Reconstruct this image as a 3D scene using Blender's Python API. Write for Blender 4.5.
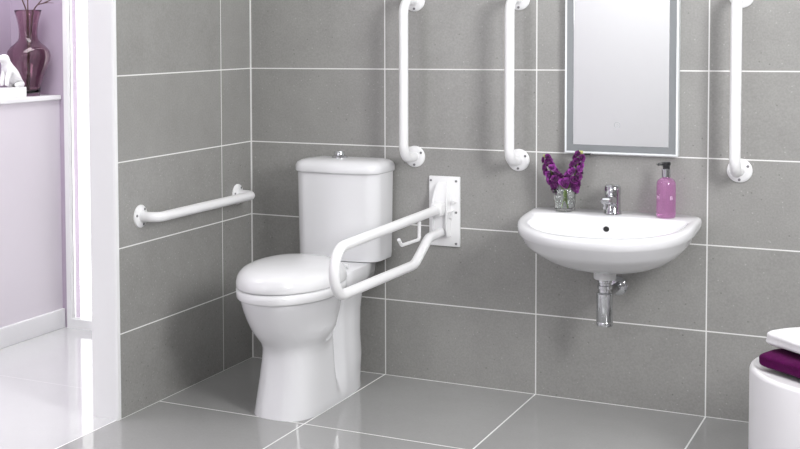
import bpy, bmesh, math, random
from math import sin, cos, pi, sqrt, exp
from mathutils import Vector, Matrix, noise

S = bpy.context.scene
for o in list(bpy.data.objects):
    bpy.data.objects.remove(o)
COL = S.collection
random.seed(7)

# ------------------------------------------------------------------ camera
cam = bpy.data.cameras.new('camera')
cam.sensor_width = 36.0
cam.lens = 1283.5 / 800 * 36.0
cam.shift_x = (400 - 222.58) / 800
cam.shift_y = (100.01 - 224.5) / 800
cam.clip_start = 0.05
cam.clip_end = 60
camo = bpy.data.objects.new('camera', cam)
COL.objects.link(camo)
yaw, pitch, roll = -0.5159, -0.0514, -0.0091
fwd = Vector((sin(yaw) * cos(pitch), cos(yaw) * cos(pitch), sin(pitch)))
rt = Vector((cos(yaw), -sin(yaw), 0))
up = rt.cross(fwd)
r2 = rt * cos(roll) + up * sin(roll)
u2 = -rt * sin(roll) + up * cos(roll)
M = Matrix((r2, u2, -fwd)).transposed().to_4x4()
M.translation = Vector((2.5041, -4.6394, 1.3416))
camo.matrix_world = M
S.camera = camo

# ------------------------------------------------------------------ world, lights, exposure
W = bpy.data.worlds.new('world')
S.world = W
W.use_nodes = True
W.node_tree.nodes['Background'].inputs[0].default_value = (1.0, 0.99, 1.0, 1)
W.node_tree.nodes['Background'].inputs[1].default_value = 3.0
S.view_settings.view_transform = 'Standard'
S.view_settings.look = 'None'
S.view_settings.gamma = 1.0
S.view_settings.use_curve_mapping = False
S.view_settings.exposure = -0.17


def area(name, loc, target, sx, sy, power, color=(1, 1, 1)):
    l = bpy.data.lights.new(name, 'AREA')
    l.shape = 'RECTANGLE'
    l.size, l.size_y = sx, sy
    l.energy = power
    l.color = color
    o = bpy.data.objects.new(name, l)
    COL.objects.link(o)
    o.location = loc
    o.rotation_euler = (Vector(target) - Vector(loc)).to_track_quat('-Z', 'Y').to_euler()
    return o


area('added_overhead_light', (1.5, -1.0, 2.48), (1.5, -1.0, 0), 2.2, 1.0, 15)  # unseen overhead area light, added to brighten the upper walls
area('added_overhead_light', (0.8, -5.4, 2.48), (0.8, -5.4, 0), 2.6, 1.6, 70)  # unseen overhead light, added to brighten the front wall the mirror reflects
area('added_soft_light', (-1.0, -5.6, 1.5), (1.2, 0.0, 0.9), 1.8, 1.6, 18, (1.0, 1.0, 1.0))  # unseen soft light added at front left; no window stands there
area('added_soft_light', (3.25, -1.75, 1.85), (0.0, -0.7, 1.7), 1.0, 1.0, 106, (1.0, 1.0, 1.0))  # added out of view to brighten the left wall; no window here
area('added_corridor_light', (-0.55, -0.9, 2.48), (-0.55, -0.9, 0), 0.7, 1.6, 33)  # area light added out of view to brighten the corridor and its floor


# ------------------------------------------------------------------ materials
def mat(name, color, rough=0.5, metal=0.0, coat=0.0, trans=0.0, ior=1.5, sheen=0.0, sss=0.0, spec=0.5):
    m = bpy.data.materials.new(name)
    m.use_nodes = True
    b = m.node_tree.nodes['Principled BSDF']
    b.inputs['Base Color'].default_value = (*color, 1)
    b.inputs['Roughness'].default_value = rough
    b.inputs['Metallic'].default_value = metal
    b.inputs['Coat Weight'].default_value = coat
    b.inputs['Coat Roughness'].default_value = 0.05
    b.inputs['Transmission Weight'].default_value = trans
    b.inputs['IOR'].default_value = ior
    b.inputs['Sheen Weight'].default_value = sheen
    b.inputs['Specular IOR Level'].default_value = spec
    return m


def noisy(m, scale, amt, bump=0.0, bscale=None):
    """slight mottling of the colour and a fine bump"""
    t = m.node_tree
    b = t.nodes['Principled BSDF']
    g = t.nodes.new('ShaderNodeNewGeometry')
    n = t.nodes.new('ShaderNodeTexNoise')
    n.inputs['Scale'].default_value = scale
    n.inputs['Detail'].default_value = 4
    t.links.new(g.outputs['Position'], n.inputs['Vector'])
    c = b.inputs['Base Color'].default_value[:]
    mr = t.nodes.new('ShaderNodeMapRange')
    mr.inputs['To Min'].default_value = 1 - amt
    mr.inputs['To Max'].default_value = 1 + amt
    t.links.new(n.outputs['Fac'], mr.inputs['Value'])
    vm = t.nodes.new('ShaderNodeVectorMath')
    vm.operation = 'SCALE'
    vm.inputs[0].default_value = c[:3]
    t.links.new(mr.outputs[0], vm.inputs['Scale'])
    t.links.new(vm.outputs[0], b.inputs['Base Color'])
    if bump:
        n2 = t.nodes.new('ShaderNodeTexNoise')
        n2.inputs['Scale'].default_value = bscale or scale
        t.links.new(g.outputs['Position'], n2.inputs['Vector'])
        bp = t.nodes.new('ShaderNodeBump')
        bp.inputs['Strength'].default_value = bump
        bp.inputs['Distance'].default_value = 0.002
        t.links.new(n2.outputs['Fac'], bp.inputs['Height'])
        t.links.new(bp.outputs[0], b.inputs['Normal'])
    return m


def tile_mat(name, color, axes, offs, size, grout_w, grout_col, rough, grain=1.0):
    """large stone-look porcelain tiles: axes = the two world axes of the surface"""
    m = bpy.data.materials.new(name)
    m.use_nodes = True
    t = m.node_tree
    L = t.links.new
    b = t.nodes['Principled BSDF']

    def math_(op, a, c=None, v=None):
        n = t.nodes.new('ShaderNodeMath')
        n.operation = op
        for i, x in enumerate((a, c, v)):
            if x is None:
                continue
            if isinstance(x, (int, float)):
                n.inputs[i].default_value = x
            else:
                L(x, n.inputs[i])
        return n.outputs[0]
    geo = t.nodes.new('ShaderNodeNewGeometry')
    sep = t.nodes.new('ShaderNodeSeparateXYZ')
    L(geo.outputs['Position'], sep.inputs[0])
    masks, ids = [], []
    for ax, off, sz in zip(axes, offs, size):
        u = math_('DIVIDE', math_('SUBTRACT', sep.outputs[ax], off), sz)
        ids.append(math_('FLOOR', u))
        d = math_('ABSOLUTE', math_('SUBTRACT', math_('FRACT', math_('ADD', u, 0.5)), 0.5))
        masks.append(math_('LESS_THAN', math_('MULTIPLY', d, sz), grout_w / 2))
    grout = math_('MAXIMUM', masks[0], masks[1])
    cmb = t.nodes.new('ShaderNodeCombineXYZ')
    L(ids[0], cmb.inputs[0])
    L(ids[1], cmb.inputs[1])
    wn = t.nodes.new('ShaderNodeTexWhiteNoise')
    wn.noise_dimensions = '2D'
    L(cmb.outputs[0], wn.inputs['Vector'])
    # shift the pattern per tile
    add = t.nodes.new('ShaderNodeVectorMath')
    add.operation = 'MULTIPLY_ADD'
    L(wn.outputs['Color'], add.inputs[0])
    add.inputs[1].default_value = (7, 7, 7)
    L(geo.outputs['Position'], add.inputs[2])
    n1 = t.nodes.new('ShaderNodeTexNoise')
    n1.inputs['Scale'].default_value = 9
    n1.inputs['Detail'].default_value = 6
    n1.inputs['Roughness'].default_value = 0.65
    L(add.outputs[0], n1.inputs['Vector'])
    n2 = t.nodes.new('ShaderNodeTexNoise')
    n2.inputs['Scale'].default_value = 160
    n2.inputs['Detail'].default_value = 2
    L(add.outputs[0], n2.inputs['Vector'])
    vo = t.nodes.new('ShaderNodeTexVoronoi')
    vo.inputs['Scale'].default_value = 55
    L(add.outputs[0], vo.inputs['Vector'])
    vo2 = t.nodes.new('ShaderNodeTexVoronoi')
    vo2.inputs['Scale'].default_value = 34
    L(add.outputs[0], vo2.inputs['Vector'])
    sepc = t.nodes.new('ShaderNodeSeparateColor')
    L(vo.outputs['Color'], sepc.inputs[0])
    sepc2 = t.nodes.new('ShaderNodeSeparateColor')
    L(vo2.outputs['Color'], sepc2.inputs[0])
    light = math_('MULTIPLY', math_('LESS_THAN', vo.outputs['Distance'], 0.13), math_('GREATER_THAN', sepc.outputs[0], 0.72))
    dark = math_('MULTIPLY', math_('LESS_THAN', vo2.outputs['Distance'], 0.10), math_('GREATER_THAN', sepc2.outputs[0], 0.7))
    v = math_('ADD', math_('MULTIPLY', math_('SUBTRACT', n1.outputs['Fac'], 0.5), 0.20 * grain),
              math_('MULTIPLY', math_('SUBTRACT', n2.outputs['Fac'], 0.5), 0.26 * grain))
    v = math_('ADD', v, math_('MULTIPLY', light, 0.22 * grain))
    v = math_('SUBTRACT', v, math_('MULTIPLY', dark, 0.20 * grain))
    v = math_('ADD', v, math_('MULTIPLY', math_('SUBTRACT', wn.outputs['Value'], 0.5), 0.05))
    v = math_('ADD', v, 1.0)
    sc = t.nodes.new('ShaderNodeVectorMath')
    sc.operation = 'SCALE'
    sc.inputs[0].default_value = color
    L(v, sc.inputs['Scale'])
    mix = t.nodes.new('ShaderNodeMix')
    mix.data_type = 'RGBA'
    L(grout, mix.inputs['Factor'])
    L(sc.outputs[0], mix.inputs['A'])
    mix.inputs['B'].default_value = (*grout_col, 1)
    L(mix.outputs['Result'], b.inputs['Base Color'])
    rr = math_('ADD', math_('MULTIPLY', grout, 0.5), math_('ADD', rough, math_('MULTIPLY', n1.outputs['Fac'], 0.04)))
    L(rr, b.inputs['Roughness'])
    return m


TILE = (0.305, 0.302, 0.291)
GROUT = (0.80, 0.80, 0.79)
m_tile_back = tile_mat('back_wall_tile', TILE, (0, 2), (0.003, 0.0), (0.5945, 0.3), 0.0043, GROUT, 0.20, 1.4)
m_tile_left = tile_mat('left_wall_tile', TILE, (1, 2), (-0.245, 0.0), (0.9, 0.3), 0.0043, GROUT, 0.22, 1.4)
m_tile_floor = tile_mat('floor_tile', (0.35, 0.35, 0.345), (0, 1), (-0.004, -0.722), (0.597, 0.9), 0.0056, (0.82, 0.82, 0.81), 0.05, 0.5)
m_tile_glare = tile_mat('glare_paled_floor_tile', (0.62, 0.62, 0.63), (0, 1), (0.2, -0.712), (1.4, 0.9), 0.005, (0.50, 0.50, 0.51), 0.05, 0.25)  # tile colour paled to stand in for the corridor's bright light and reflections
m_grout = noisy(mat('white_grout', (0.78, 0.78, 0.77), 0.8), 60, 0.03)
m_plaster = noisy(mat('white_paint', (0.74, 0.74, 0.75), 0.6), 12, 0.01)
m_lilac = noisy(mat('lilac_paint', (0.46, 0.385, 0.485), 0.6), 6, 0.02)
m_lilac_pale = noisy(mat('lilac_panel_paint', (0.75, 0.705, 0.76), 0.6), 6, 0.02)
m_gloss_white = noisy(mat('gloss_white_paint', (0.86, 0.86, 0.87), 0.3), 12, 0.01)
m_ceramic = noisy(mat('white_ceramic', (0.80, 0.80, 0.82), 0.10, coat=0.3), 3, 0.006)
m_seat = noisy(mat('white_seat_plastic', (0.83, 0.83, 0.845), 0.16), 3, 0.006)
m_powder = noisy(mat('white_powder_coat', (0.86, 0.86, 0.87), 0.28), 40, 0.01)
m_chrome = noisy(mat('chrome', (0.64, 0.65, 0.67), 0.06, metal=1.0), 3, 0.01)
m_screw = noisy(mat('screw_steel', (0.22, 0.22, 0.23), 0.4, metal=0.6), 30, 0.05)
m_black = noisy(mat('black_plastic', (0.015, 0.015, 0.017), 0.3), 30, 0.1)
m_hole = noisy(mat('overflow_hole_dark', (0.008, 0.008, 0.008), 0.5), 30, 0.1)
m_rubber = noisy(mat('white_rubber', (0.74, 0.74, 0.75), 0.5), 30, 0.02)
m_mirror = noisy(mat('mirror_glass', (0.95, 0.965, 0.96), 0.0, metal=1.0), 2, 0.003)
m_frost = noisy(mat('frosted_glass', (0.22, 0.235, 0.245), 0.35, metal=0.0, coat=0.6), 20, 0.02)
m_edge = noisy(mat('clear_edge', (0.80, 0.83, 0.85), 0.15), 20, 0.01)
m_etch = noisy(mat('etched_symbol', (0.45, 0.47, 0.48), 0.5), 20, 0.02)
m_drum = noisy(mat('white_drum', (0.83, 0.82, 0.84), 0.35), 10, 0.01)
m_purple = noisy(mat('purple_towel', (0.075, 0.003, 0.056), 0.95, sheen=0.03, spec=0.08), 90, 0.35, 0.9, 260)
m_towel_white = noisy(mat('white_towel', (0.80, 0.79, 0.81), 0.95, sheen=0.2), 90, 0.06, 0.9, 260)
m_figurine = noisy(mat('white_porcelain', (0.88, 0.88, 0.88), 0.35), 8, 0.01)
m_vase = noisy(mat('plum_glass', (0.66, 0.49, 0.555), 0.02, trans=1.0, ior=1.45), 6, 0.03)
m_twig = noisy(mat('twig_bark', (0.10, 0.055, 0.05), 0.8), 60, 0.3)
m_bud = noisy(mat('flower_bud_green', (0.45, 0.48, 0.16), 0.6), 60, 0.2)
m_petal = noisy(mat('purple_petal', (0.17, 0.012, 0.17), 0.65, sheen=0.15), 120, 0.5)
m_petal2 = noisy(mat('violet_petal', (0.32, 0.045, 0.34), 0.65, sheen=0.15), 120, 0.5)
m_stem = noisy(mat('flower_stem_green', (0.22, 0.33, 0.07), 0.5), 60, 0.2)
m_glass = noisy(mat('clear_glass', (0.96, 0.98, 0.98), 0.0, trans=1.0, ior=1.45), 6, 0.005)
m_water = noisy(mat('water', (0.95, 0.97, 0.95), 0.0, trans=1.0, ior=1.33), 6, 0.005)
m_soap = noisy(mat('pink_liquid_soap', (0.83, 0.40, 0.75), 0.03, trans=0.88, ior=1.38, coat=0.5), 14, 0.04)
m_print = noisy(mat('white_print', (0.80, 0.60, 0.77), 0.5), 20, 0.02)


def pane_mat():
    m = bpy.data.materials.new('door_pane_glass')
    m.use_nodes = True
    t = m.node_tree
    out = t.nodes['Material Output']
    t.nodes.remove(t.nodes['Principled BSDF'])
    tr = t.nodes.new('ShaderNodeBsdfTransparent')
    gl = t.nodes.new('ShaderNodeBsdfGlossy')
    gl.inputs['Roughness'].default_value = 0.02
    fr = t.nodes.new('ShaderNodeFresnel')
    mx = t.nodes.new('ShaderNodeMixShader')
    t.links.new(fr.outputs[0], mx.inputs[0])
    t.links.new(tr.outputs[0], mx.inputs[1])
    t.links.new(gl.outputs[0], mx.inputs[2])
    t.links.new(mx.outputs[0], out.inputs[0])
    return m


m_pane = pane_mat()

# ------------------------------------------------------------------ mesh helpers (world coordinates)


def box(bm, x0, x1, y0, y1, z0, z1, bev=0.0, seg=2):
    vs = [bm.verts.new((x, y, z)) for x in (x0, x1) for y in (y0, y1) for z in (z0, z1)]
    fs = []
    for idx in ((0, 1, 3, 2), (4, 6, 7, 5), (0, 4, 5, 1), (2, 3, 7, 6), (0, 2, 6, 4), (1, 5, 7, 3)):
        fs.append(bm.faces.new([vs[i] for i in idx]))
    if bev:
        es = list({e for f in fs for e in f.edges})
        bmesh.ops.bevel(bm, geom=es, offset=bev, segments=seg, profile=0.5, affect='EDGES')
    return bm


def skin_loops(bm, loops, cap0=True, cap1=True, closed=True):
    rings = [[bm.verts.new(p) for p in l] for l in loops]
    n = len(rings[0])
    for a, b in zip(rings, rings[1:]):
        for i in range(n if closed else n - 1):
            j = (i + 1) % n
            bm.faces.new((a[i], a[j], b[j], b[i]))
    if cap0:
        bm.faces.new(list(reversed(rings[0])))
    if cap1:
        bm.faces.new(rings[-1])
    return bm


def lathe(bm, prof, c, axis=(0, 0, 1), n=32, cap0=True, cap1=True):
    """prof = [(radius, height)] around axis through c"""
    ax = Vector(axis).normalized()
    u = ax.orthogonal().normalized()
    v = ax.cross(u)
    c = Vector(c)
    loops = [[c + ax * h + (u * cos(2 * pi * i / n) + v * sin(2 * pi * i / n)) * max(r, 1e-4) for i in range(n)] for r, h in prof]
    return skin_loops(bm, loops, cap0, cap1)


def fillet(pts, r, seg=8):
    pts = [Vector(p) for p in pts]
    out = [pts[0]]
    for i in range(1, len(pts) - 1):
        p, a, b = pts[i], pts[i - 1], pts[i + 1]
        rr = r[i - 1] if isinstance(r, (list, tuple)) else r
        d1, d2 = (a - p).normalized(), (b - p).normalized()
        ang = d1.angle(d2)
        if ang > pi - 0.01:
            out.append(p)
            continue
        tl = min(rr / math.tan(ang / 2), (a - p).length * .499, (b - p).length * .499)
        r_ = tl * math.tan(ang / 2)
        ctr = p + (d1 + d2).normalized() * (r_ / sin(ang / 2))
        s, e = p + d1 * tl - ctr, p + d2 * tl - ctr
        tot = s.angle(e)
        ax = s.cross(e).normalized()
        for k in range(seg + 1):
            out.append(ctr + Matrix.Rotation(tot * k / seg, 3, ax) @ s)
    out.append(pts[-1])
    return out


def tube(bm, pts, r, n=16, caps=True):
    pts = [Vector(p) for p in pts]
    N = len(pts)
    tang = []
    for i in range(N):
        a = pts[max(i - 1, 0)]
        b = pts[min(i + 1, N - 1)]
        tang.append((b - a).normalized())
    u = tang[0].orthogonal().normalized()
    loops = []
    for i in range(N):
        if i:
            q = tang[i - 1].rotation_difference(tang[i])
            u = q @ u
        u = (u - tang[i] * u.dot(tang[i])).normalized()
        v = tang[i].cross(u)
        rr = r[i] if isinstance(r, (list, tuple)) else r
        loops.append([pts[i] + (u * cos(2 * pi * k / n) + v * sin(2 * pi * k / n)) * rr for k in range(n)])
    return skin_loops(bm, loops, caps, caps)


def obj(name, bm, m, root=None, parent=None, smooth=True, angle=40):
    """link bm (world coordinates) as one mesh object under parent (default root)"""
    org = root.location.copy() if root is not None else Vector((0, 0, 0))
    bmesh.ops.recalc_face_normals(bm, faces=bm.faces[:])
    bmesh.ops.translate(bm, verts=bm.verts[:], vec=-org)
    me = bpy.data.meshes.new(name)
    bm.to_mesh(me)
    bm.free()
    me.materials.append(m)
    if smooth:
        me.shade_smooth()
        try:
            me.set_sharp_from_angle(angle=math.radians(angle))
        except Exception:
            pass
    o = bpy.data.objects.new(name, me)
    COL.objects.link(o)
    if parent is not None:
        o.parent = parent
    elif root is not None:
        o.parent = root
    return o


def thing(name, loc, label, cat, group=None):
    o = bpy.data.objects.new(name, None)
    o.empty_display_size = 0.05
    COL.objects.link(o)
    o.location = loc
    o['label'] = label
    o['category'] = cat
    if group:
        o['group'] = group
    return o


def struct(name, bm, m, label=None, smooth=False):
    o = obj(name, bm, m, smooth=smooth)
    o['kind'] = 'structure'
    if label:
        o['label'] = label
        o['category'] = name.split('_')[0]
    return o


def B(*a, **k):
    return box(bmesh.new(), *a, **k)


# ------------------------------------------------------------------ room shell
struct('floor', B(-0.0065, 3.4, -6.6, 0.35, -0.08, 0.0), m_tile_floor, 'glossy grey tiled floor with white grout lines')
struct('floor_corridor', B(-2.0, -0.0065, -6.6, 0.35, -0.08, 0.0), m_tile_glare, 'glossy corridor floor left of the partition wall, paled to carry bright reflections')
struct('ceiling', B(-2.0, 3.4, -6.6, 0.35, 2.5, 2.6), m_plaster, 'white ceiling')
struct('wall_back', B(0.0, 3.3, 0.0, 0.09, 0.0, 2.5), m_tile_back, 'grey tiled wall behind toilet and basin')
struct('wall_right', B(3.3, 3.4, -6.5, 0.09, 0.0, 2.5), m_tile_left, 'grey tiled side wall')
struct('wall_front', B(-2.0, 3.4, -6.6, -6.5, 0.0, 2.5), m_plaster, 'white front wall')
bm = B(-0.100, -0.008, -0.985, 0.09, 0.0, 2.5)
struct('wall_partition', bm, m_plaster, 'white partition wall between corridor and washroom')
struct('wall_left', B(-0.008, 0.006, -0.972, 0.0, 0.0, 2.5), m_tile_left, 'grey tiled left wall with horizontal grab bar')
bm = B(-0.100, -0.002, -0.992, -0.985, 0.0, 2.5)
skin_loops(bm, [[(-0.002, -0.992, z), (0.0065, -0.989, z), (0.0065, -0.9725, z), (-0.002, -0.9725, z)] for z in (0.0, 2.5)])
struct('trim_1', bm, m_gloss_white, 'white end strip of the partition wall')
struct('trim_3', B(0.006, 0.0105, -0.0045, 0.0, 0.0, 2.5), m_grout, 'white grout line in the tiled corner')
# corridor
struct('wall_corridor', B(-1.40, -1.31, -6.5, 0.09, 0.0, 2.5), m_lilac, 'lilac corridor wall behind the vase')
bm = B(-1.40, -1.008, 0.09, 0.19, 0.0, 2.5)
box(bm, -1.008, -0.0, 0.09, 0.19, 2.12, 2.5)
struct('wall_corridor_end', bm, m_lilac, 'lilac corridor end wall beside the glazed door')
struct('wall_ledge', B(-1.31, -1.035, -3.2, 0.09, 0.0, 1.05), m_lilac_pale, 'pale lilac half-height wall under the white shelf')
struct('trim_2', B(-1.31, -1.022, -3.2, 0.086, 1.05, 1.070, bev=0.003), m_gloss_white, 'white shelf capping the lilac half-height wall')
struct('baseboard_left', B(-1.035, -1.018, -3.2, 0.088, 0.0, 0.088, bev=0.003), m_gloss_white, 'white baseboard along the lilac wall')
# glazed door at the end of the corridor
bm = B(-1.008, -0.984, 0.085, 0.125, 0.0, 2.12)
box(bm, -0.145, -0.10, 0.085, 0.15, 0.0, 2.12)
box(bm, -0.984, -0.145, 0.085, 0.125, 0.0, 0.042)
box(bm, -0.984, -0.145, 0.085, 0.125, 2.07, 2.12)
door = struct('door_1', bm, m_gloss_white, 'bright glazed door in a white frame at the corridor end')
obj('door_glass', B(-0.984, -0.145, 0.105, 0.111, 0.042, 2.07), m_pane, parent=door, smooth=False)

# ------------------------------------------------------------------ toilet
TX = 0.485
CTX = 0.466


def spow(v, e):
    return math.copysign(abs(v) ** e, v)


def ell_r(th, cy, ax, ayf, ayb, e, yo):
    """distance from (0, yo) along direction th to a superellipse centred (0, cy)"""
    dx, dy = cos(th), sin(th)
    lo, hi = 0.0, 1.2
    for _ in range(40):
        mid = (lo + hi) / 2
        x, y = dx * mid, yo + dy * mid - cy
        ay = ayf if y < 0 else ayb
        if abs(x / ax) ** e + abs(y / ay) ** e < 1:
            lo = mid
        else:
            hi = mid
    return lo


toilet = thing('toilet', (TX, -0.45, 0), 'white close-coupled toilet with closed lid in the tiled corner', 'toilet')
N = 200
YO = -0.55


def lerp_tab(tab, z):
    for (z0, v0), (z1, v1) in zip(tab, tab[1:]):
        if z <= z1:
            k = (z - z0) / (z1 - z0)
            return [a + (b - a) * k for a, b in zip(v0, v1)]
    return tab[-1][1]


# pedestal: front y, half width   bowl: front y, back y, half width
PED = [(0.0, (-0.732, 0.117, -0.150)), (0.03, (-0.726, 0.114, -0.150)), (0.12, (-0.708, 0.107, -0.15)), (0.22, (-0.70, 0.097, -0.15)),
       (0.30, (-0.695, 0.096, -0.145)), (0.43, (-0.69, 0.106, -0.12))]
BOWL = [(0.20, (-0.68, -0.45, 0.080)), (0.235, (-0.70, -0.44, 0.096)), (0.265, (-0.735, -0.42, 0.118)), (0.30, (-0.768, -0.40, 0.138)),
        (0.34, (-0.797, -0.385, 0.146)), (0.38, (-0.820, -0.37, 0.154)), (0.415, (-0.837, -0.36, 0.158)), (0.43, (-0.842, -0.355, 0.160))]
zs = [0.0, 0.004, 0.03, 0.08, 0.13, 0.18, 0.21, 0.235, 0.255, 0.275, 0.30, 0.32, 0.34, 0.36, 0.38, 0.40, 0.42, 0.43]
bm = bmesh.new()
loops = []
for z in zs:
    pf, ph, pb = lerp_tab(PED, z)
    lp = []
    bw = lerp_tab(BOWL, z) if z >= 0.20 else None
    for i in range(N):
        th = 2 * pi * i / N
        pc = (pf + 0.11 + pb) / 2
        r1 = ell_r(th, -0.55, ph, -0.55 - pf, pb + 0.55, 3.0 if sin(th) < 0 else 5.0, YO)
        if bw:
            bc = (bw[0] + bw[1]) / 2
            bc = bc * 0.97
            r2 = ell_r(th, bc, bw[2], bc - bw[0], bw[1] - bc, 2.15, YO)
            r = (r1 ** 14 + r2 ** 14) ** (1 / 14)
        else:
            r = r1
        x, y = r * cos(th), YO + r * sin(th)
        # trap-way groove down the side of the pedestal
        if 0.06 < z and abs(x) > 0.03:
            k = min(1, (z - 0.06) / 0.05)
            x *= 1 - k * 0.42 * exp(-((y + 0.405) / 0.026) ** 2)
            if y > -0.33:
                x *= 1 + k * 0.09 * min(1, (y + 0.33) / 0.04)
        s = 0.985 if z == 0.0 else 1.0
        lp.append((TX - 0.008 * max(0, 1 - z / 0.25) + x * s, y, z))
    loops.append(lp)
skin_loops(bm, loops)
# rear deck that carries the cistern
bmd = bmesh.new()
dl = []
for z, k in ((0.395, 0.84), (0.408, 0.92), (0.425, 0.97), (0.462, 1.0), (0.470, 0.97)):
    # tapering plan: wide behind the seat, narrow at the wall
    half = [(0.0, -0.42), (0.10, -0.42), (0.132, -0.40), (0.136, -0.36), (0.126, -0.21), (0.104, -0.075), (0.092, -0.062), (0.0, -0.062)]
    right = [(TX + x * k, y if y > -0.2 else -0.2 + (y + 0.2) * k, z) for x, y in half]
    left = [(TX - x * k, y if y > -0.2 else -0.2 + (y + 0.2) * k, z) for x, y in reversed(half[1:-1])]
    dl.append(right + left)
skin_loops(bm, dl)
obj('pan', bm, m_ceramic, toilet, angle=60)


def seat_loop(hw, yf, yb, z, n=72):
    lp = []
    ym = -0.60
    for i in range(n):
        th = 2 * pi * i / n
        x, y = cos(th), sin(th)
        if y < 0:
            px, py = hw * spow(x, 1.0), ym + (ym - yf) * y
        else:
            px = hw * spow(x, 0.62) * (1 - 0.22 * min(1, y) ** 1.5)
            py = ym + (yb - ym) * spow(y, 0.62)
        lp.append((TX + px, py, z))
    return lp


bm = bmesh.new()
skin_loops(bm, [seat_loop(.152, -.842, -.36, .424), seat_loop(.166, -.854, -.352, .425), seat_loop(.169, -.857, -.351, .429),
                seat_loop(.171, -.860, -.35, .456), seat_loop(.166, -.854, -.352, .460), seat_loop(.14, -.82, -.37, .461)])
obj('seat', bm, m_seat, toilet, angle=70)
bm = bmesh.new()
ll = []
for k, z in ((0.975, .4625), (0.992, .464), (1.0, .468), (0.998, .482), (0.98, .497), (0.94, .510), (0.88, .521), (0.78, .530), (0.62, .537), (0.42, .541), (0.22, .543), (0.05, .5435)):
    ll.append(seat_loop(.171 * k, -.60 - .260 * k, -.60 + .25 * k, z))
skin_loops(bm, ll)
obj('lid', bm, m_seat, toilet, angle=70)
for sx in (-1, 1):
    bm = bmesh.new()
    tube(bm, [(TX + sx * 0.075 - 0.022, -0.318, 0.480), (TX + sx * 0.075 + 0.022, -0.318, 0.480)], 0.009, 14)
    lathe(bm, [(0.012, 0.468), (0.010, 0.478)], (TX + sx * 0.075, -0.318, 0), n=14)
    obj('hinge', bm, m_seat, toilet)


def cist_loop(hw, yf, yb, z, rad=0.055, n=9):
    pts = []
    x0, x1 = CTX - hw, CTX + hw
    bow = 0.012
    # front, left to right with bowed middle
    for k in range(n):
        a = pi + (pi / 2) * k / (n - 1)
        pts.append((x0 + rad + rad * cos(a), yf + rad + rad * sin(a), z))
    for k in range(1, 8):
        t = k / 8
        pts.append((x0 + rad + (x1 - x0 - 2 * rad) * t, yf - bow * sin(pi * t), z))
    for k in range(n):
        a = 1.5 * pi + (pi / 2) * k / (n - 1)
        pts.append((x1 - rad + rad * cos(a), yf + rad + rad * sin(a), z))
    rb = 0.012
    for k in range(4):
        a = (pi / 2) * k / 3
        pts.append((x1 - rb + rb * cos(a), yb - rb + rb * sin(a), z))
    for k in range(4):
        a = pi / 2 + (pi / 2) * k / 3
        pts.append((x0 + rb + rb * cos(a), yb - rb + rb * sin(a), z))
    return pts


bm = bmesh.new()
skin_loops(bm, [cist_loop(.160, -.178, -.022, .470), cist_loop(.167, -.186, -.016, .474), cist_loop(.169, -.188, -.015, .49),
                cist_loop(.1735, -.192, -.012, .812)])
obj('cistern', bm, m_ceramic, toilet, angle=50)
bm = bmesh.new()
skin_loops(bm, [cist_loop(.168, -.19, -.008, .808), cist_loop(.176, -.200, -.005, .808), cist_loop(.178, -.202, -.004, .812), cist_loop(.178, -.202, -.004, .832),
                cist_loop(.173, -.197, -.008, .843), cist_loop(.159, -.186, -.015, .852), cist_loop(.136, -.17, -.028, .857), cist_loop(.10, -.14, -.055, .860, .03)])
clid = obj('cistern_lid', bm, m_ceramic, toilet, angle=70)
bm = bmesh.new()
BX, BY = CTX - 0.012, -0.110
lathe(bm, [(.0, .858), (.031, .858), (.031, .866), (.027, .869), (.021, .869), (.021, .882), (.019, .885), (.0, .885)], (BX, BY, 0), n=28)
obj('flush_button', bm, m_chrome, toilet, parent=clid, angle=35)


# ------------------------------------------------------------------ grab bars
def flange(root, c, nrm, screws):
    """round wall plate with screw heads; nrm points into the room"""
    nrm = Vector(nrm)
    bm = bmesh.new()
    lathe(bm, [(.0, 0.0), (.041, 0.0), (.041, .004), (.039, .007), (.022, .009), (.0, .009)], c, nrm, 36)
    f = obj('wall_flange', bm, m_powder, root, angle=50)
    for d in screws:
        bm = bmesh.new()
        lathe(bm, [(.0, .007), (.0046, .007), (.0046, .0098), (.003, .0105), (.0, .0105)], Vector(c) + Vector(d), nrm, 12)
        obj('screw', bm, m_screw, root, parent=f, angle=50)
    return f




def grab_bar(a, b, nrm, label, spin=0.0, GOFF=0.118):
    a, b, nrm = Vector(a), Vector(b), Vector(nrm)
    ax = (b - a).normalized()
    root = thing('grab_bar', a, label, 'grab bar', 'white grab bars on the tiled walls')
    bm = bmesh.new()
    tube(bm, fillet([a + nrm * 0.006, a + nrm * GOFF, b + nrm * GOFF, b + nrm * 0.006], 0.065, 12), 0.0178, 20)
    obj('rail', bm, m_powder, root, angle=60)
    side = nrm.cross(ax)
    for c in (a, b):
        ds = []
        for k in range(3):
            an = spin + 2 * pi * k / 3
            ds.append((ax * cos(an) + side * sin(an)) * 0.031)
        flange(root, c, nrm, ds)
    return root


grab_bar((0.721, 0, 0.865), (0.721, 0, 1.462), (0, -1, 0), 'white vertical grab bar above the toilet cistern, nearest the fold-down rail', pi)
grab_bar((1.126, 0, 0.868), (1.126, 0, 1.460), (0, -1, 0), 'white vertical grab bar just left of the mirror', pi)
grab_bar((1.889, 0, 0.863), (1.889, 0, 1.454), (0, -1, 0), 'white vertical grab bar right of the mirror', pi)
grab_bar((0.006, -0.838, 0.697), (0.006, -0.122, 0.695), (1, 0, 0), 'white horizontal grab bar on the left tiled wall beside the toilet', 0.9, 0.075)

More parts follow.
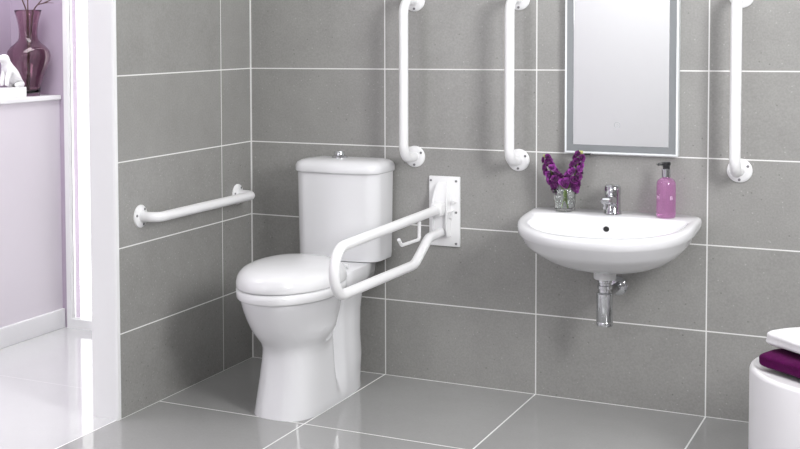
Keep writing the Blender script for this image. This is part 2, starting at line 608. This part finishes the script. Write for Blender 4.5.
# ------------------------------------------------------------------ fold-down support rail
RX = 0.838
rail = thing('fold_down_rail', (0.839, 0, 0.659), 'white hinged fold-down support rail beside the toilet on a tall wall plate', 'support rail')
plate = obj('wall_plate', B(0.781, 0.904, -0.010, 0.0, 0.528, 0.795, bev=0.003), m_powder, rail)
for x in (0.789, 0.889):
    for z in (0.540, 0.659, 0.778):
        if x < 0.8 and z < 0.7:
            continue
        bm = bmesh.new()
        lathe(bm, [(.0, .009), (.0045, .009), (.0045, .0118), (.0, .0122)], (x, 0, z), (0, -1, 0), 12)
        obj('screw', bm, m_screw, rail, parent=plate, angle=50)
bm = bmesh.new()
tube(bm, fillet([(RX, -0.045, 0.676), (RX, -1.005, 0.665), (RX, -1.005, 0.511), (RX, -0.310, 0.505), (RX, -0.168, 0.582), (RX, -0.012, 0.586)],
                [0.081, 0.081, 0.12, 0.08], 12), 0.0172, 20)
obj('rail', bm, m_powder, rail, angle=60)
bm = bmesh.new()
# hinge housing: a tapered channel standing on the plate, open at the front
prof = [(0.570, 0.030, 0.036), (0.600, 0.030, 0.046), (0.690, 0.030, 0.046), (0.715, 0.029, 0.040), (0.745, 0.025, 0.026), (0.772, 0.018, 0.012)]
skin_loops(bm, [[(RX - w, -0.008, z), (RX - w + .004, -0.008 - d * k, z), (RX + w - .004, -0.008 - d * k, z), (RX + w, -0.008, z)] for (z, w, d), k in zip(prof, (0.5, 0.62, 0.75, 0.9, 1, 1))])
for sx in (-1, 1):
    skin_loops(bm, [[(RX + sx * w, -0.008, z), (RX + sx * w, -0.008 - d, z), (RX + sx * (w - 0.005), -0.008 - d, z), (RX + sx * (w - 0.005), -0.008, z)] for z, w, d in prof])
obj('hinge_bracket', bm, m_powder, rail, angle=40)
bm = bmesh.new()
sl = []
for y, w, h in ((-0.018, .022, .024), (-0.075, .024, .027), (-0.088, .023, .026), (-0.092, .020, .022)):
    sl.append([(RX + w * spow(cos(2 * pi * i / 32), .6), y, 0.676 + h * spow(sin(2 * pi * i / 32), .6)) for i in range(32)])
skin_loops(bm, sl)
obj('sleeve', bm, m_powder, rail, angle=50)
bm = bmesh.new()
lathe(bm, [(0.0, 0.008), (0.008, 0.008), (0.008, 0.020), (0.006, 0.023), (0, 0.023)], (0.882, 0, 0.700), (0, -1, 0), 14)
obj('stop_knob', bm, m_powder, rail, angle=50)
bm = bmesh.new()
skin_loops(bm, [[(0.858, -0.008, 0.668), (0.882, -0.008, 0.668), (0.874, -0.008, 0.632), (0.866, -0.008, 0.632)], [(0.860, -0.045, 0.664), (0.878, -0.045, 0.664), (0.872, -0.035, 0.640), (0.867, -0.035, 0.640)]])
obj('release_catch', bm, m_powder, rail, angle=40)
bm = bmesh.new()
tube(bm, fillet([(RX, -0.262, 0.655), (RX, -0.265, 0.590), (RX, -0.435, 0.594), (RX, -0.462, 0.618)], [0.012, 0.012], 6), 0.0062, 12)
obj('paper_hook', bm, m_powder, rail, angle=60)

# ------------------------------------------------------------------ mirror
mx0, mx1, mz0, mz1 = 1.303, 1.692, 0.905, 1.70
mirror = thing('wall_mirror', ((mx0 + mx1) / 2, 0, mz0), 'tall rectangular mirror with frosted grey border above the basin', 'mirror')
T = 0.030
obj('backing', B(mx0 + .01, mx1 - .01, -T + 0.006, 0.0, mz0 + .01, mz1 - .01), m_frost, mirror, smooth=False)
bm = bmesh.new()
e = 0.0065
for a in ((mx0, mx0 + e, mz0, mz1), (mx1 - e, mx1, mz0, mz1), (mx0 + e, mx1 - e, mz0, mz0 + e), (mx0 + e, mx1 - e, mz1 - e, mz1)):
    box(bm, a[0], a[1], -T, 0.0, a[2], a[3])
obj('edge_frame', bm, m_edge, mirror, smooth=False)
bw = 0.024
bm = bmesh.new()
ix0, ix1, iz0, iz1 = mx0 + e, mx1 - e, mz0 + e, mz1 - e
for a in ((ix0, ix0 + bw, iz0, iz1), (ix1 - bw, ix1, iz0, iz1), (ix0 + bw, ix1 - bw, iz0, iz0 + bw), (ix0 + bw, ix1 - bw, iz1 - bw, iz1)):
    box(bm, a[0], a[1], -T + 0.001, -T + 0.006, a[2], a[3])
obj('frosted_border', bm, m_frost, mirror, smooth=False)
obj('glass', B(ix0 + bw, ix1 - bw, -T, -T + 0.006, iz0 + bw, iz1 - bw), m_mirror, mirror, smooth=False)
bm = bmesh.new()
# touch switch symbol: small ring with an arrow-like mark
for k in range(3):
    pass
loops = []
cx_, cz_ = 1.487, 1.008
for r0 in (0.0085, 0.0100):
    loops.append([(cx_ + r0 * spow(cos(2 * pi * i / 32), .7), -T - 0.0004, cz_ + r0 * spow(sin(2 * pi * i / 32), .7)) for i in range(32)])
skin_loops(bm, loops, False, False)
box(bm, cx_ - 0.001, cx_ + 0.001, -T - 0.0006, -T - 0.0001, cz_ - 0.0005, cz_ + 0.0055)
box(bm, cx_ - 0.004, cx_ + 0.004, -T - 0.0006, -T - 0.0001, cz_ - 0.0045, cz_ - 0.0028)
obj('touch_symbol', bm, m_etch, mirror, smooth=False)
obj('sensor', B(1.372, 1.392, -T + 0.004, -0.012, mz0 - 0.006, mz0, bev=0.001), m_black, mirror)

# ------------------------------------------------------------------ wash basin
BXC = 1.487
basin = thing('wash_basin', (BXC, 0, 0.52), 'white semi-round ceramic wash basin mounted on the tiled wall below the mirror', 'basin')


def basin_loop(hw, yf, yb, z, ef=2.4, eb=7.0, drop=0.0, n=120, ym=-0.17):
    lp = []
    for i in range(n):
        th = 2 * pi * i / n
        c, s = cos(th), sin(th)
        if s < 0:
            x = hw * spow(c, 2 / ef)
            y = ym + (ym - yf) * spow(s, 2 / ef)
        else:
            x = hw * spow(c, 2 / eb)
            y = ym + (yb - ym) * spow(s, 2 / eb)
        d = drop * max(0, min(1, (-0.06 - y) / 0.40)) ** 1.3
        lp.append((BXC + x, y, z - d))
    return lp


D = 0.034
bm = bmesh.new()
bl = [basin_loop(.045, -.235, -.16, .520, 2, 2), basin_loop(.10, -.28, -.10, .522, 2, 2.5), basin_loop(.16, -.335, -.04, .538, 2.1, 3.5, .004),
      basin_loop(.205, -.375, -.0, .562, 2.2, 5, .012), basin_loop(.245, -.415, 0, .598, 2.3, 6, .026), basin_loop(.272, -.448, 0, .636, 2.35, 7, .042),
      basin_loop(.286, -.468, 0, .662, 2.35, 7, D), basin_loop(.291, -.475, 0, .668, 2.35, 7, D), basin_loop(.293, -.478, 0, .690, 2.35, 7, D),
      basin_loop(.290, -.475, -.001, .698, 2.35, 7, D), basin_loop(.283, -.467, -.006, .702, 2.35, 7, D), basin_loop(.270, -.449, -.125, .702, 2.35, 4, D),
      basin_loop(.262, -.440, -.132, .699, 2.35, 4, D), basin_loop(.256, -.434, -.137, .690, 2.35, 4, D * .95), basin_loop(.246, -.425, -.142, .660, 2.3, 3.5, D * .7),
      basin_loop(.222, -.40, -.152, .620, 2.2, 3, .02), basin_loop(.17, -.36, -.17, .588, 2.1, 2.5, .006, ym=-.2), basin_loop(.10, -.30, -.185, .574, 2, 2, ym=-.21),
      basin_loop(.025, -.235, -.20, .570, 2, 2, ym=-.215)]
skin_loops(bm, bl)
obj('bowl', bm, m_ceramic, basin, angle=45)
bm = bmesh.new()
lathe(bm, [(0.0, -0.012), (0.0095, -0.012), (0.0095, 0.0012), (0.0, 0.0014)], (1.478, -0.146, 0.655), (0, -1, 0.22), 24)
obj('overflow_hole', bm, m_hole, basin, angle=50)
bm = bmesh.new()
lathe(bm, [(0.0, .5705), (.022, .5705), (.022, .5735), (.018, .575), (0, .575)], (BXC, -.217, 0), n=24)
obj('plughole', bm, m_chrome, basin, angle=50)

# tap
TPX, TPY, TPZ = 1.484, -0.078, 0.702
tap = thing('basin_tap', (TPX, TPY, TPZ), 'chrome mixer tap on the back ledge of the basin', 'tap')
bm = bmesh.new()
lathe(bm, [(0, 0), (.030, 0), (.030, .004), (.0275, .008), (.0270, .045), (.0265, .066), (0, .066)], (TPX, TPY, TPZ), n=32)
obj('body', bm, m_chrome, tap, angle=40)
bm = bmesh.new()
sp = []
for y, z, w, h in ((0.0, .040, .020, .024), (-.035, .050, .019, .018), (-.075, .056, .018, .013), (-.108, .055, .017, .011), (-.116, .054, .014, .008)):
    sp.append([(TPX + w * spow(cos(2 * pi * i / 20), .6), TPY + y, TPZ + z + h * spow(sin(2 * pi * i / 20), .6)) for i in range(20)])
skin_loops(bm, sp)
lathe(bm, [(.0, -.020), (.0115, -.020), (.012, .0), (0, .0)], (TPX, TPY - .096, TPZ + .047), n=20)
obj('spout', bm, m_chrome, tap, angle=50)
bm = bmesh.new()
lathe(bm, [(0, .067), (.0275, .067), (.0280, .078), (.0275, .094), (.022, .101), (0, .103)], (TPX, TPY, TPZ), n=32)
lv = []
for y, z, w, h in ((0.0, .094, .016, .006), (-.03, .098, .014, .006), (-.050, .101, .012, .005), (-.056, .101, .009, .004)):
    lv.append([(TPX + w * spow(cos(2 * pi * i / 16), .6), TPY + y, TPZ + z + h * spow(sin(2 * pi * i / 16), .6)) for i in range(16)])
skin_loops(bm, lv)
obj('lever_handle', bm, m_chrome, tap, angle=45)

# bottle trap
DX, DY = 1.487, -0.200
trap = thing('bottle_trap', (DX, DY, 0.328), 'chrome bottle trap with wall pipe hanging beneath the basin', 'waste trap')
bm = bmesh.new()
lathe(bm, [(0, .329), (.0265, .329), (.0280, .333), (.0280, .342), (.0268, .344), (.0280, .346), (.0280, .440), (.025, .444), (.0215, .445), (.0215, .455), (.025, .457),
           (.025, .468), (.0215, .470), (.0215, .478), (.0245, .480), (.0245, .489), (0, .489)], (DX, DY, 0), n=32)
obj('trap_body', bm, m_chrome, trap, angle=35)
bm = bmesh.new()
lathe(bm, [(0, .4905), (.035, .4905), (.037, .494), (.037, .510), (.034, .519), (0, .519)], (DX, DY, 0), n=32)
obj('collar_nut', bm, m_rubber, trap, angle=40)
bm = bmesh.new()
tube(bm, [(DX, DY + .015, .432), (DX, -0.002, .432)], .0155, 20)
tube(bm, [(DX, DY + .020, .432), (DX, DY + .052, .432)], .0205, 20)
obj('waste_pipe', bm, m_chrome, trap, angle=50)
bm = bmesh.new()
lathe(bm, [(0, 0), (.034, 0), (.034, .003), (.022, .013), (0, .013)], (DX, 0, .432), (0, -1, 0), 32)
obj('wall_rosette', bm, m_chrome, trap, angle=40)

# ------------------------------------------------------------------ soap dispenser
SX, SY, SZ = 1.667, -0.095, 0.702
soap = thing('soap_dispenser', (SX, SY, SZ), 'pink liquid soap bottle with black and silver pump on the basin ledge', 'soap bottle')
bm = bmesh.new()
lathe(bm, [(0, .0), (.029, .0), (.0312, .003), (.0318, .010), (.0318, .110), (.0312, .118), (.028, .126), (.021, .132), (.0135, .135), (.0125, .138), (0, .138)], (SX, SY, SZ), n=40)
obj('bottle', bm, m_soap, soap, angle=40)
bm = bmesh.new()
lathe(bm, [(0, .138), (.0150, .138), (.0150, .165), (.0140, .166), (0, .166)], (SX, SY, SZ), n=28)
obj('silver_collar', bm, m_chrome, soap, angle=40)
bm = bmesh.new()
lathe(bm, [(0, .166), (.0115, .166), (.0115, .176), (.0140, .178), (.0140, .188), (.011, .190), (0, .190)], (SX, SY, SZ), n=24)
dr = Vector((-0.80, -0.60, 0)).normalized()
p0 = Vector((SX, SY, SZ + .183))
tube(bm, [p0, p0 + dr * .016, p0 + dr * .027 - Vector((0, 0, .001)), p0 + dr * .031 - Vector((0, 0, .004))], [.0065, .0055, .0045, .0035], 14)
obj('pump', bm, m_black, soap, angle=45)


def curved_text(body, ang, z, size, r, root):
    """letters wrapped on the bottle, facing the direction ang in plan"""
    cu = bpy.data.curves.new('t', 'FONT')
    cu.body = body
    cu.size = size
    cu.align_x = 'CENTER'
    cu.align_y = 'CENTER'
    to = bpy.data.objects.new('t', cu)
    COL.objects.link(to)
    dg = bpy.context.evaluated_depsgraph_get()
    me = bpy.data.meshes.new_from_object(to.evaluated_get(dg))
    bm = bmesh.new()
    bm.from_mesh(me)
    bpy.data.objects.remove(to)
    for v in bm.verts:
        a = ang + v.co.x / r
        v.co = Vector((SX + r * cos(a), SY + r * sin(a), SZ + z + v.co.y))
    return bm


va = math.atan2(-4.64 + .095, 2.504 - SX)   # towards the viewer
for tx, da in (('B', 0.55), ('M', -0.95)):
    obj('printed_letter', curved_text(tx, va + da, .068, .019, .0321, soap), m_print, soap, smooth=False)

# ------------------------------------------------------------------ tumbler with flowers
GX, GY, GZ = 1.318, -0.085, 0.702
glass = thing('glass_tumbler', (GX, GY, GZ), 'small faceted clear glass tumbler of water holding purple flowers', 'glass')
bm = bmesh.new()


def facet(r, z, n=40, amt=0.0):
    return [(GX + 1.1 * (r + amt * cos(10 * 2 * pi * i / n)) * cos(2 * pi * i / n), GY + 1.1 * (r + amt * cos(10 * 2 * pi * i / n)) * sin(2 * pi * i / n), GZ + z * 1.1) for i in range(n)]


skin_loops(bm, [facet(.028, 0), facet(.031, .004, amt=.0008), facet(.0335, .03, amt=.0012), facet(.036, .055, amt=.001), facet(.0385, .072), facet(.0375, .073),
                facet(.0350, .070), facet(.0320, .050), facet(.0295, .03), facet(.027, .012), facet(.02, .010)])
obj('tumbler', bm, m_glass, glass, angle=60)
bm = bmesh.new()
skin_loops(bm, [facet(.0200, .0105), facet(.0268, .0125), facet(.0292, .03), facet(.0310, .044)])
obj('water', bm, m_water, glass, angle=60)

# one blossom of crinkled petals, reused for every floret
def blossom_mesh(seed, m):
    rnd = random.Random(seed)
    bm = bmesh.new()
    for layer, (np_, rad, tilt) in enumerate(((6, .0125, .25), (5, .010, .75), (4, .007, 1.15))):
        for k in range(np_):
            a = 2 * pi * (k + .5 * layer) / np_ + rnd.uniform(-.2, .2)
            rows = []
            for j in range(4):
                t = j / 3
                row = []
                for i in range(5):
                    s = (i - 2) / 2
                    w = rad * .62 * (0.25 + 0.9 * sin(pi * min(1, t * .62 + .12)))
                    x = rad * t * (1 - .12 * s * s)
                    y = w * s
                    z = .0022 * rnd.uniform(-1, 1) * t + rad * .30 * t * t
                    xr = x * cos(tilt) - z * sin(tilt)
                    zr = x * sin(tilt) + z * cos(tilt)
                    row.append(bm.verts.new((xr * cos(a) - y * sin(a), xr * sin(a) + y * cos(a), zr)))
                rows.append(row)
            for r0, r1 in zip(rows, rows[1:]):
                for i in range(4):
                    bm.faces.new((r0[i], r0[i + 1], r1[i + 1], r1[i]))
    me = bpy.data.meshes.new('blossom')
    bm.to_mesh(me)
    bm.free()
    me.materials.append(m)
    me.shade_smooth()
    return me


BLM = [blossom_mesh(i, m_petal if i % 3 else m_petal2) for i in range(6)]
camp = Vector((2.5041, -4.6394, 1.3416))


def flower(path, label, spots, root_r=.0022):
    base = Vector(path[0])
    root = thing('stock_flower', base, label, 'flower', 'purple flowers in the tumbler')
    bm = bmesh.new()
    tube(bm, fillet(path, .05, 6), root_r, 8)
    obj('stem', bm, m_stem, root, angle=60)
    for k, (p, d, s) in enumerate(spots):
        o = bpy.data.objects.new('blossom', BLM[k % 6])
        COL.objects.link(o)
        o.parent = root
        q = Vector(d).normalized().to_track_quat('Z', 'Y')
        o.location = Vector(p) - base
        o.rotation_mode = 'QUATERNION'
        from mathutils import Quaternion
        o.rotation_quaternion = q @ Quaternion((0, 0, 1), k * 1.3)
        o.scale = (s, s, s)
    bm = bmesh.new()
    tip = Vector(path[-1])
    up_ = (tip - Vector(path[-2])).normalized()
    for k in range(5):
        a = 2 * pi * k / 5
        off = Vector((cos(a), sin(a), 0)) * .004
        lathe(bm, [(0, -.004), (.0035, 0), (.0040, .004), (.002, .010), (0, .011)], tip + off, up_ + off * 60, 8)
    obj('bud', bm, m_bud, root, angle=60)
    return root


def spots_along(path, n, r0, r1, rnd, sz=1.0):
    pts = fillet(path, .05, 8)
    L = [0]
    for a, b in zip(pts, pts[1:]):
        L.append(L[-1] + (b - a).length)
    out = []
    for k in range(n):
        t = L[-1] * (k + .5) / n
        i = max(j for j in range(len(L)) if L[j] <= t)
        i = min(i, len(pts) - 2)
        p = pts[i].lerp(pts[i + 1], (t - L[i]) / max(1e-6, L[i + 1] - L[i]))
        a = k * 2.399 + rnd.uniform(-.3, .3)
        ax = (pts[i + 1] - pts[i]).normalized()
        u = ax.orthogonal().normalized()
        v = ax.cross(u)
        d = u * cos(a) + v * sin(a)
        r = r0 + (r1 - r0) * k / n
        out.append((p + d * r, d + ax * .5, sz * rnd.uniform(.9, 1.15) * (1.05 - .35 * k / n)))
    return out


rnd = random.Random(3)
rimz = GZ + .080
lp = [Vector((GX + .012, GY - .006, GZ + .014)), Vector((GX - .006, GY - .004, rimz)), Vector((GX - .045, GY, rimz + .045)), Vector((GX - .068, GY + .002, rimz + .108))]
rp = [Vector((GX - .010, GY + .008, GZ + .014)), Vector((GX + .012, GY + .004, rimz)), Vector((GX + .036, GY + .004, rimz + .055)), Vector((GX + .054, GY + .002, rimz + .126))]
flower(lp, 'purple flower spike leaning left in the tumbler with a pale green bud tip', spots_along(lp[1:], 24, .022, .008, rnd, 1.35))
flower(rp, 'taller purple flower spike leaning right in the tumbler toward the tap', spots_along(rp[1:], 26, .022, .009, rnd, 1.35))
lp2 = [Vector((GX + .002, GY + .012, GZ + .014)), Vector((GX + .002, GY - .004, rimz)), Vector((GX + .002, GY - .004, rimz + .030))]
flower(lp2, 'short purple blossom cluster sitting at the tumbler rim between the two taller spikes', spots_along(lp2[1:], 16, .034, .018, rnd, 1.3))

# ------------------------------------------------------------------ drum with towels
CX, CY, CR, CH = 2.311, -0.56, 0.312, 0.350
bm = bmesh.new()
lathe(bm, [(0, 0), (CR - .004, 0), (CR, .004), (CR, CH - .012), (CR - .003, CH - .004), (CR - .010, CH), (CR - .014, CH), (CR - .018, CH - .002), (CR - .022, CH - .004), (0, CH - .004)], (CX, CY, 0), n=96)
drum = thing('drum_stool', (CX, CY, 0), 'round white drum stool in the right corner carrying the folded towels', 'stool')
obj('drum', bm, m_drum, drum, angle=40)


def towel(name, label, c, L_, W_, H_, rz, folds, m, seed):
    root = thing(name, c, label, 'towel', 'folded towels on the drum')
    bm = bmesh.new()
    nl, npf = 30, 40
    loops = []
    rot = Matrix.Rotation(rz, 3, 'Z')
    for j in range(nl + 1):
        t = j / nl
        lx = (t - .5) * L_
        endk = min(1, min(t, 1 - t) / .07)
        sh = sqrt(max(0.02, 1 - (1 - endk) ** 2))
        lp = []
        for i in range(npf):
            a = 2 * pi * i / npf
            y = W_ / 2 * spow(cos(a), .55) * (0.93 + .07 * sh)
            z = H_ / 2 + H_ / 2 * spow(sin(a), .62) * (0.55 + .45 * sh)
            # fold creases on the long side
            if abs(cos(a)) > .80:
                y *= 1 - .035 * (0.5 + 0.5 * cos(2 * pi * folds * z / H_))
            p = rot @ Vector((lx + .0 * y, y, z))
            nz = noise.noise_vector(Vector((p.x * 9 + seed, p.y * 9, p.z * 14))) * (.009 if m is m_purple else .005) + noise.noise_vector(Vector((p.x * 38 + seed, p.y * 38, p.z * 50))) * .0028
            nz.z *= .6
            q = p + nz
            q.z = max(q.z, 0.0)
            lp.append(q + Vector(c))
        loops.append(lp)
    skin_loops(bm, loops)
    # rolled hem seam along each open end
    o = obj('folded_cloth', bm, m, root, angle=80)
    sub = o.modifiers.new('sub', 'SUBSURF')
    sub.levels = sub.render_levels = 1
    return root


towel('bath_towel', 'dark purple folded towel lying on the white drum under the white towel', (2.257, -0.680, CH + .0005), 0.40, 0.25, 0.056, -0.72, 2, m_purple, 2.0)
towel('bath_towel', 'white folded towel on top of the purple towel', (2.252, -0.655, CH + .0595), 0.37, 0.24, 0.054, -0.80, 2, m_towel_white, 8.0)

# ------------------------------------------------------------------ shelf ornaments
VX, VY, VZ = -1.122, -0.020, 1.070
vase = thing('glass_vase', (VX, VY, VZ), 'tall plum glass vase with flared neck on the white shelf', 'vase')
bm = bmesh.new()
outer = [(.047, .0), (.050, .006), (.052, .03), (.058, .06), (.071, .095), (.086, .130), (.0965, .160), (.0995, .182), (.095, .203), (.080, .222), (.060, .238), (.048, .250),
         (.0425, .265), (.0415, .285), (.0445, .315), (.050, .345), (.058, .372), (.062, .386)]
inner = [(r - .0035, z) for r, z in reversed(outer[2:])]
lathe(bm, outer + [(.0605, .3875)] + inner + [(.040, .018), (0.001, .014)], (VX, VY, VZ), n=56)
obj('vase_body', bm, m_vase, vase, angle=60)


def twig(pts, label, branches, leaves=()):
    pts = [Vector((VX, VY, VZ)) + Vector(p) for p in pts]
    root = thing('bare_twig', pts[0], label, 'twig', 'twigs in the plum vase')
    bm = bmesh.new()
    P_ = fillet(pts, .15, 5)
    tube(bm, P_, [.0042 - .0026 * i / (len(P_) - 1) for i in range(len(P_))], 8)
    obj('stem', bm, m_twig, root, angle=60)
    for b in branches:
        bm = bmesh.new()
        q = [Vector((VX, VY, VZ)) + Vector(p) for p in b]
        q = fillet(q, .1, 5)
        tube(bm, q, [.0028 - .0018 * i / (len(q) - 1) for i in range(len(q))], 8)
        obj('side_branch', bm, m_twig, root, angle=60)
    for p in leaves:
        bm = bmesh.new()
        c = Vector((VX, VY, VZ)) + Vector(p)
        n = 8
        top = [[c + Vector((0, (k / n - .5) * .05, .0)) + Vector((w * .012 * sin(pi * (k + .05) / (n + .1)), 0, .004 * abs(w) + .006 * sin(pi * k / n))) for k in range(n + 1)] for w in (-1, -.5, 0, .5, 1)]
        skin_loops(bm, top, False, False, closed=False)
        obj('leaf', bm, m_bud, root, angle=60)


# the viewer's left-right in plan at the vase
twig([(-.012, .010, .02), (-.004, .0, .38), (-.024, -.014, .44), (-.07, -.05, .62)], 'dark bare twig leaning left out of the plum vase', [[(-.024, -.014, .44), (-.03, .0, .50), (-.02, .01, .58)]])
twig([(.006, -.008, .02), (.0, .0, .38), (.0, .0, .45), (.004, .004, .70)], 'straight upright dark twig in the middle of the plum vase', [[(.001, .001, .52), (.02, .02, .58), (.03, .03, .66)]])
twig([(-.008, -.010, .02), (.020, .008, .385), (.055, .028, .430), (.12, .06, .54)], 'dark bare twig leaning right out of the plum vase with forked side branches',
     [[(.040, .020, .412), (.075, .038, .420), (.105, .052, .418)], [(.065, .032, .418), (.095, .046, .432), (.13, .060, .46)]], [(.13, .055, .445)])

# seated animal figurine, facing along the shelf towards the viewer's left
FX, FY, FZ = -1.083, -0.205, 1.070
fig = thing('animal_figurine', (FX, FY, FZ), 'small white porcelain figurine of a seated animal in front of the vase', 'figurine')
obj('plinth', B(FX - .030, FX + .030, FY - .105, FY + .080, FZ, FZ + .046, bev=.003), m_figurine, fig)
me = bpy.data.meshes.new('figurine_body')
nodes = [((0, .050, .060), .034), ((0, .020, .085), .033), ((0, -.015, .118), .026), ((0, -.035, .148), .018), ((0, -.045, .172), .022), ((0, -.072, .172), .015), ((0, -.092, .168), .010),
         ((.018, .045, .045), .022), ((.022, .005, .038), .011), ((-.018, .045, .045), .022), ((-.022, .005, .038), .011),
         ((.014, -.030, .105), .016), ((.014, -.045, .070), .011), ((.014, -.050, .038), .010), ((-.014, -.030, .105), .016), ((-.014, -.045, .070), .011), ((-.014, -.050, .038), .010),
         ((.014, -.040, .188), .007), ((-.014, -.040, .188), .007)]
edges = [(0, 1), (1, 2), (2, 3), (3, 4), (4, 5), (5, 6), (0, 7), (7, 8), (0, 9), (9, 10), (2, 11), (11, 12), (12, 13), (2, 14), (14, 15), (15, 16), (4, 17), (4, 18)]
me.from_pydata([n[0] for n in nodes], edges, [])
tmp = bpy.data.objects.new('body', me)
COL.objects.link(tmp)
sk = tmp.modifiers.new('skin', 'SKIN')
me.vertices.foreach_set('co', [q for n in nodes for q in (n[0][0], n[0][1] * .95 + .008, .046 + (n[0][2] - .03) * .90)])
for v, n in zip(me.skin_vertices[0].data, nodes):
    v.radius = (n[1], n[1])
me.skin_vertices[0].data[0].use_root = True
sb = tmp.modifiers.new('sub', 'SUBSURF')
sb.levels = sb.render_levels = 2
dg = bpy.context.evaluated_depsgraph_get()
me2 = bpy.data.meshes.new_from_object(tmp.evaluated_get(dg))
bpy.data.objects.remove(tmp)
me2.name = 'body'
me2.materials.clear()
me2.materials.append(m_figurine)
me2.shade_smooth()
body = bpy.data.objects.new('body', me2)
COL.objects.link(body)
body.parent = fig
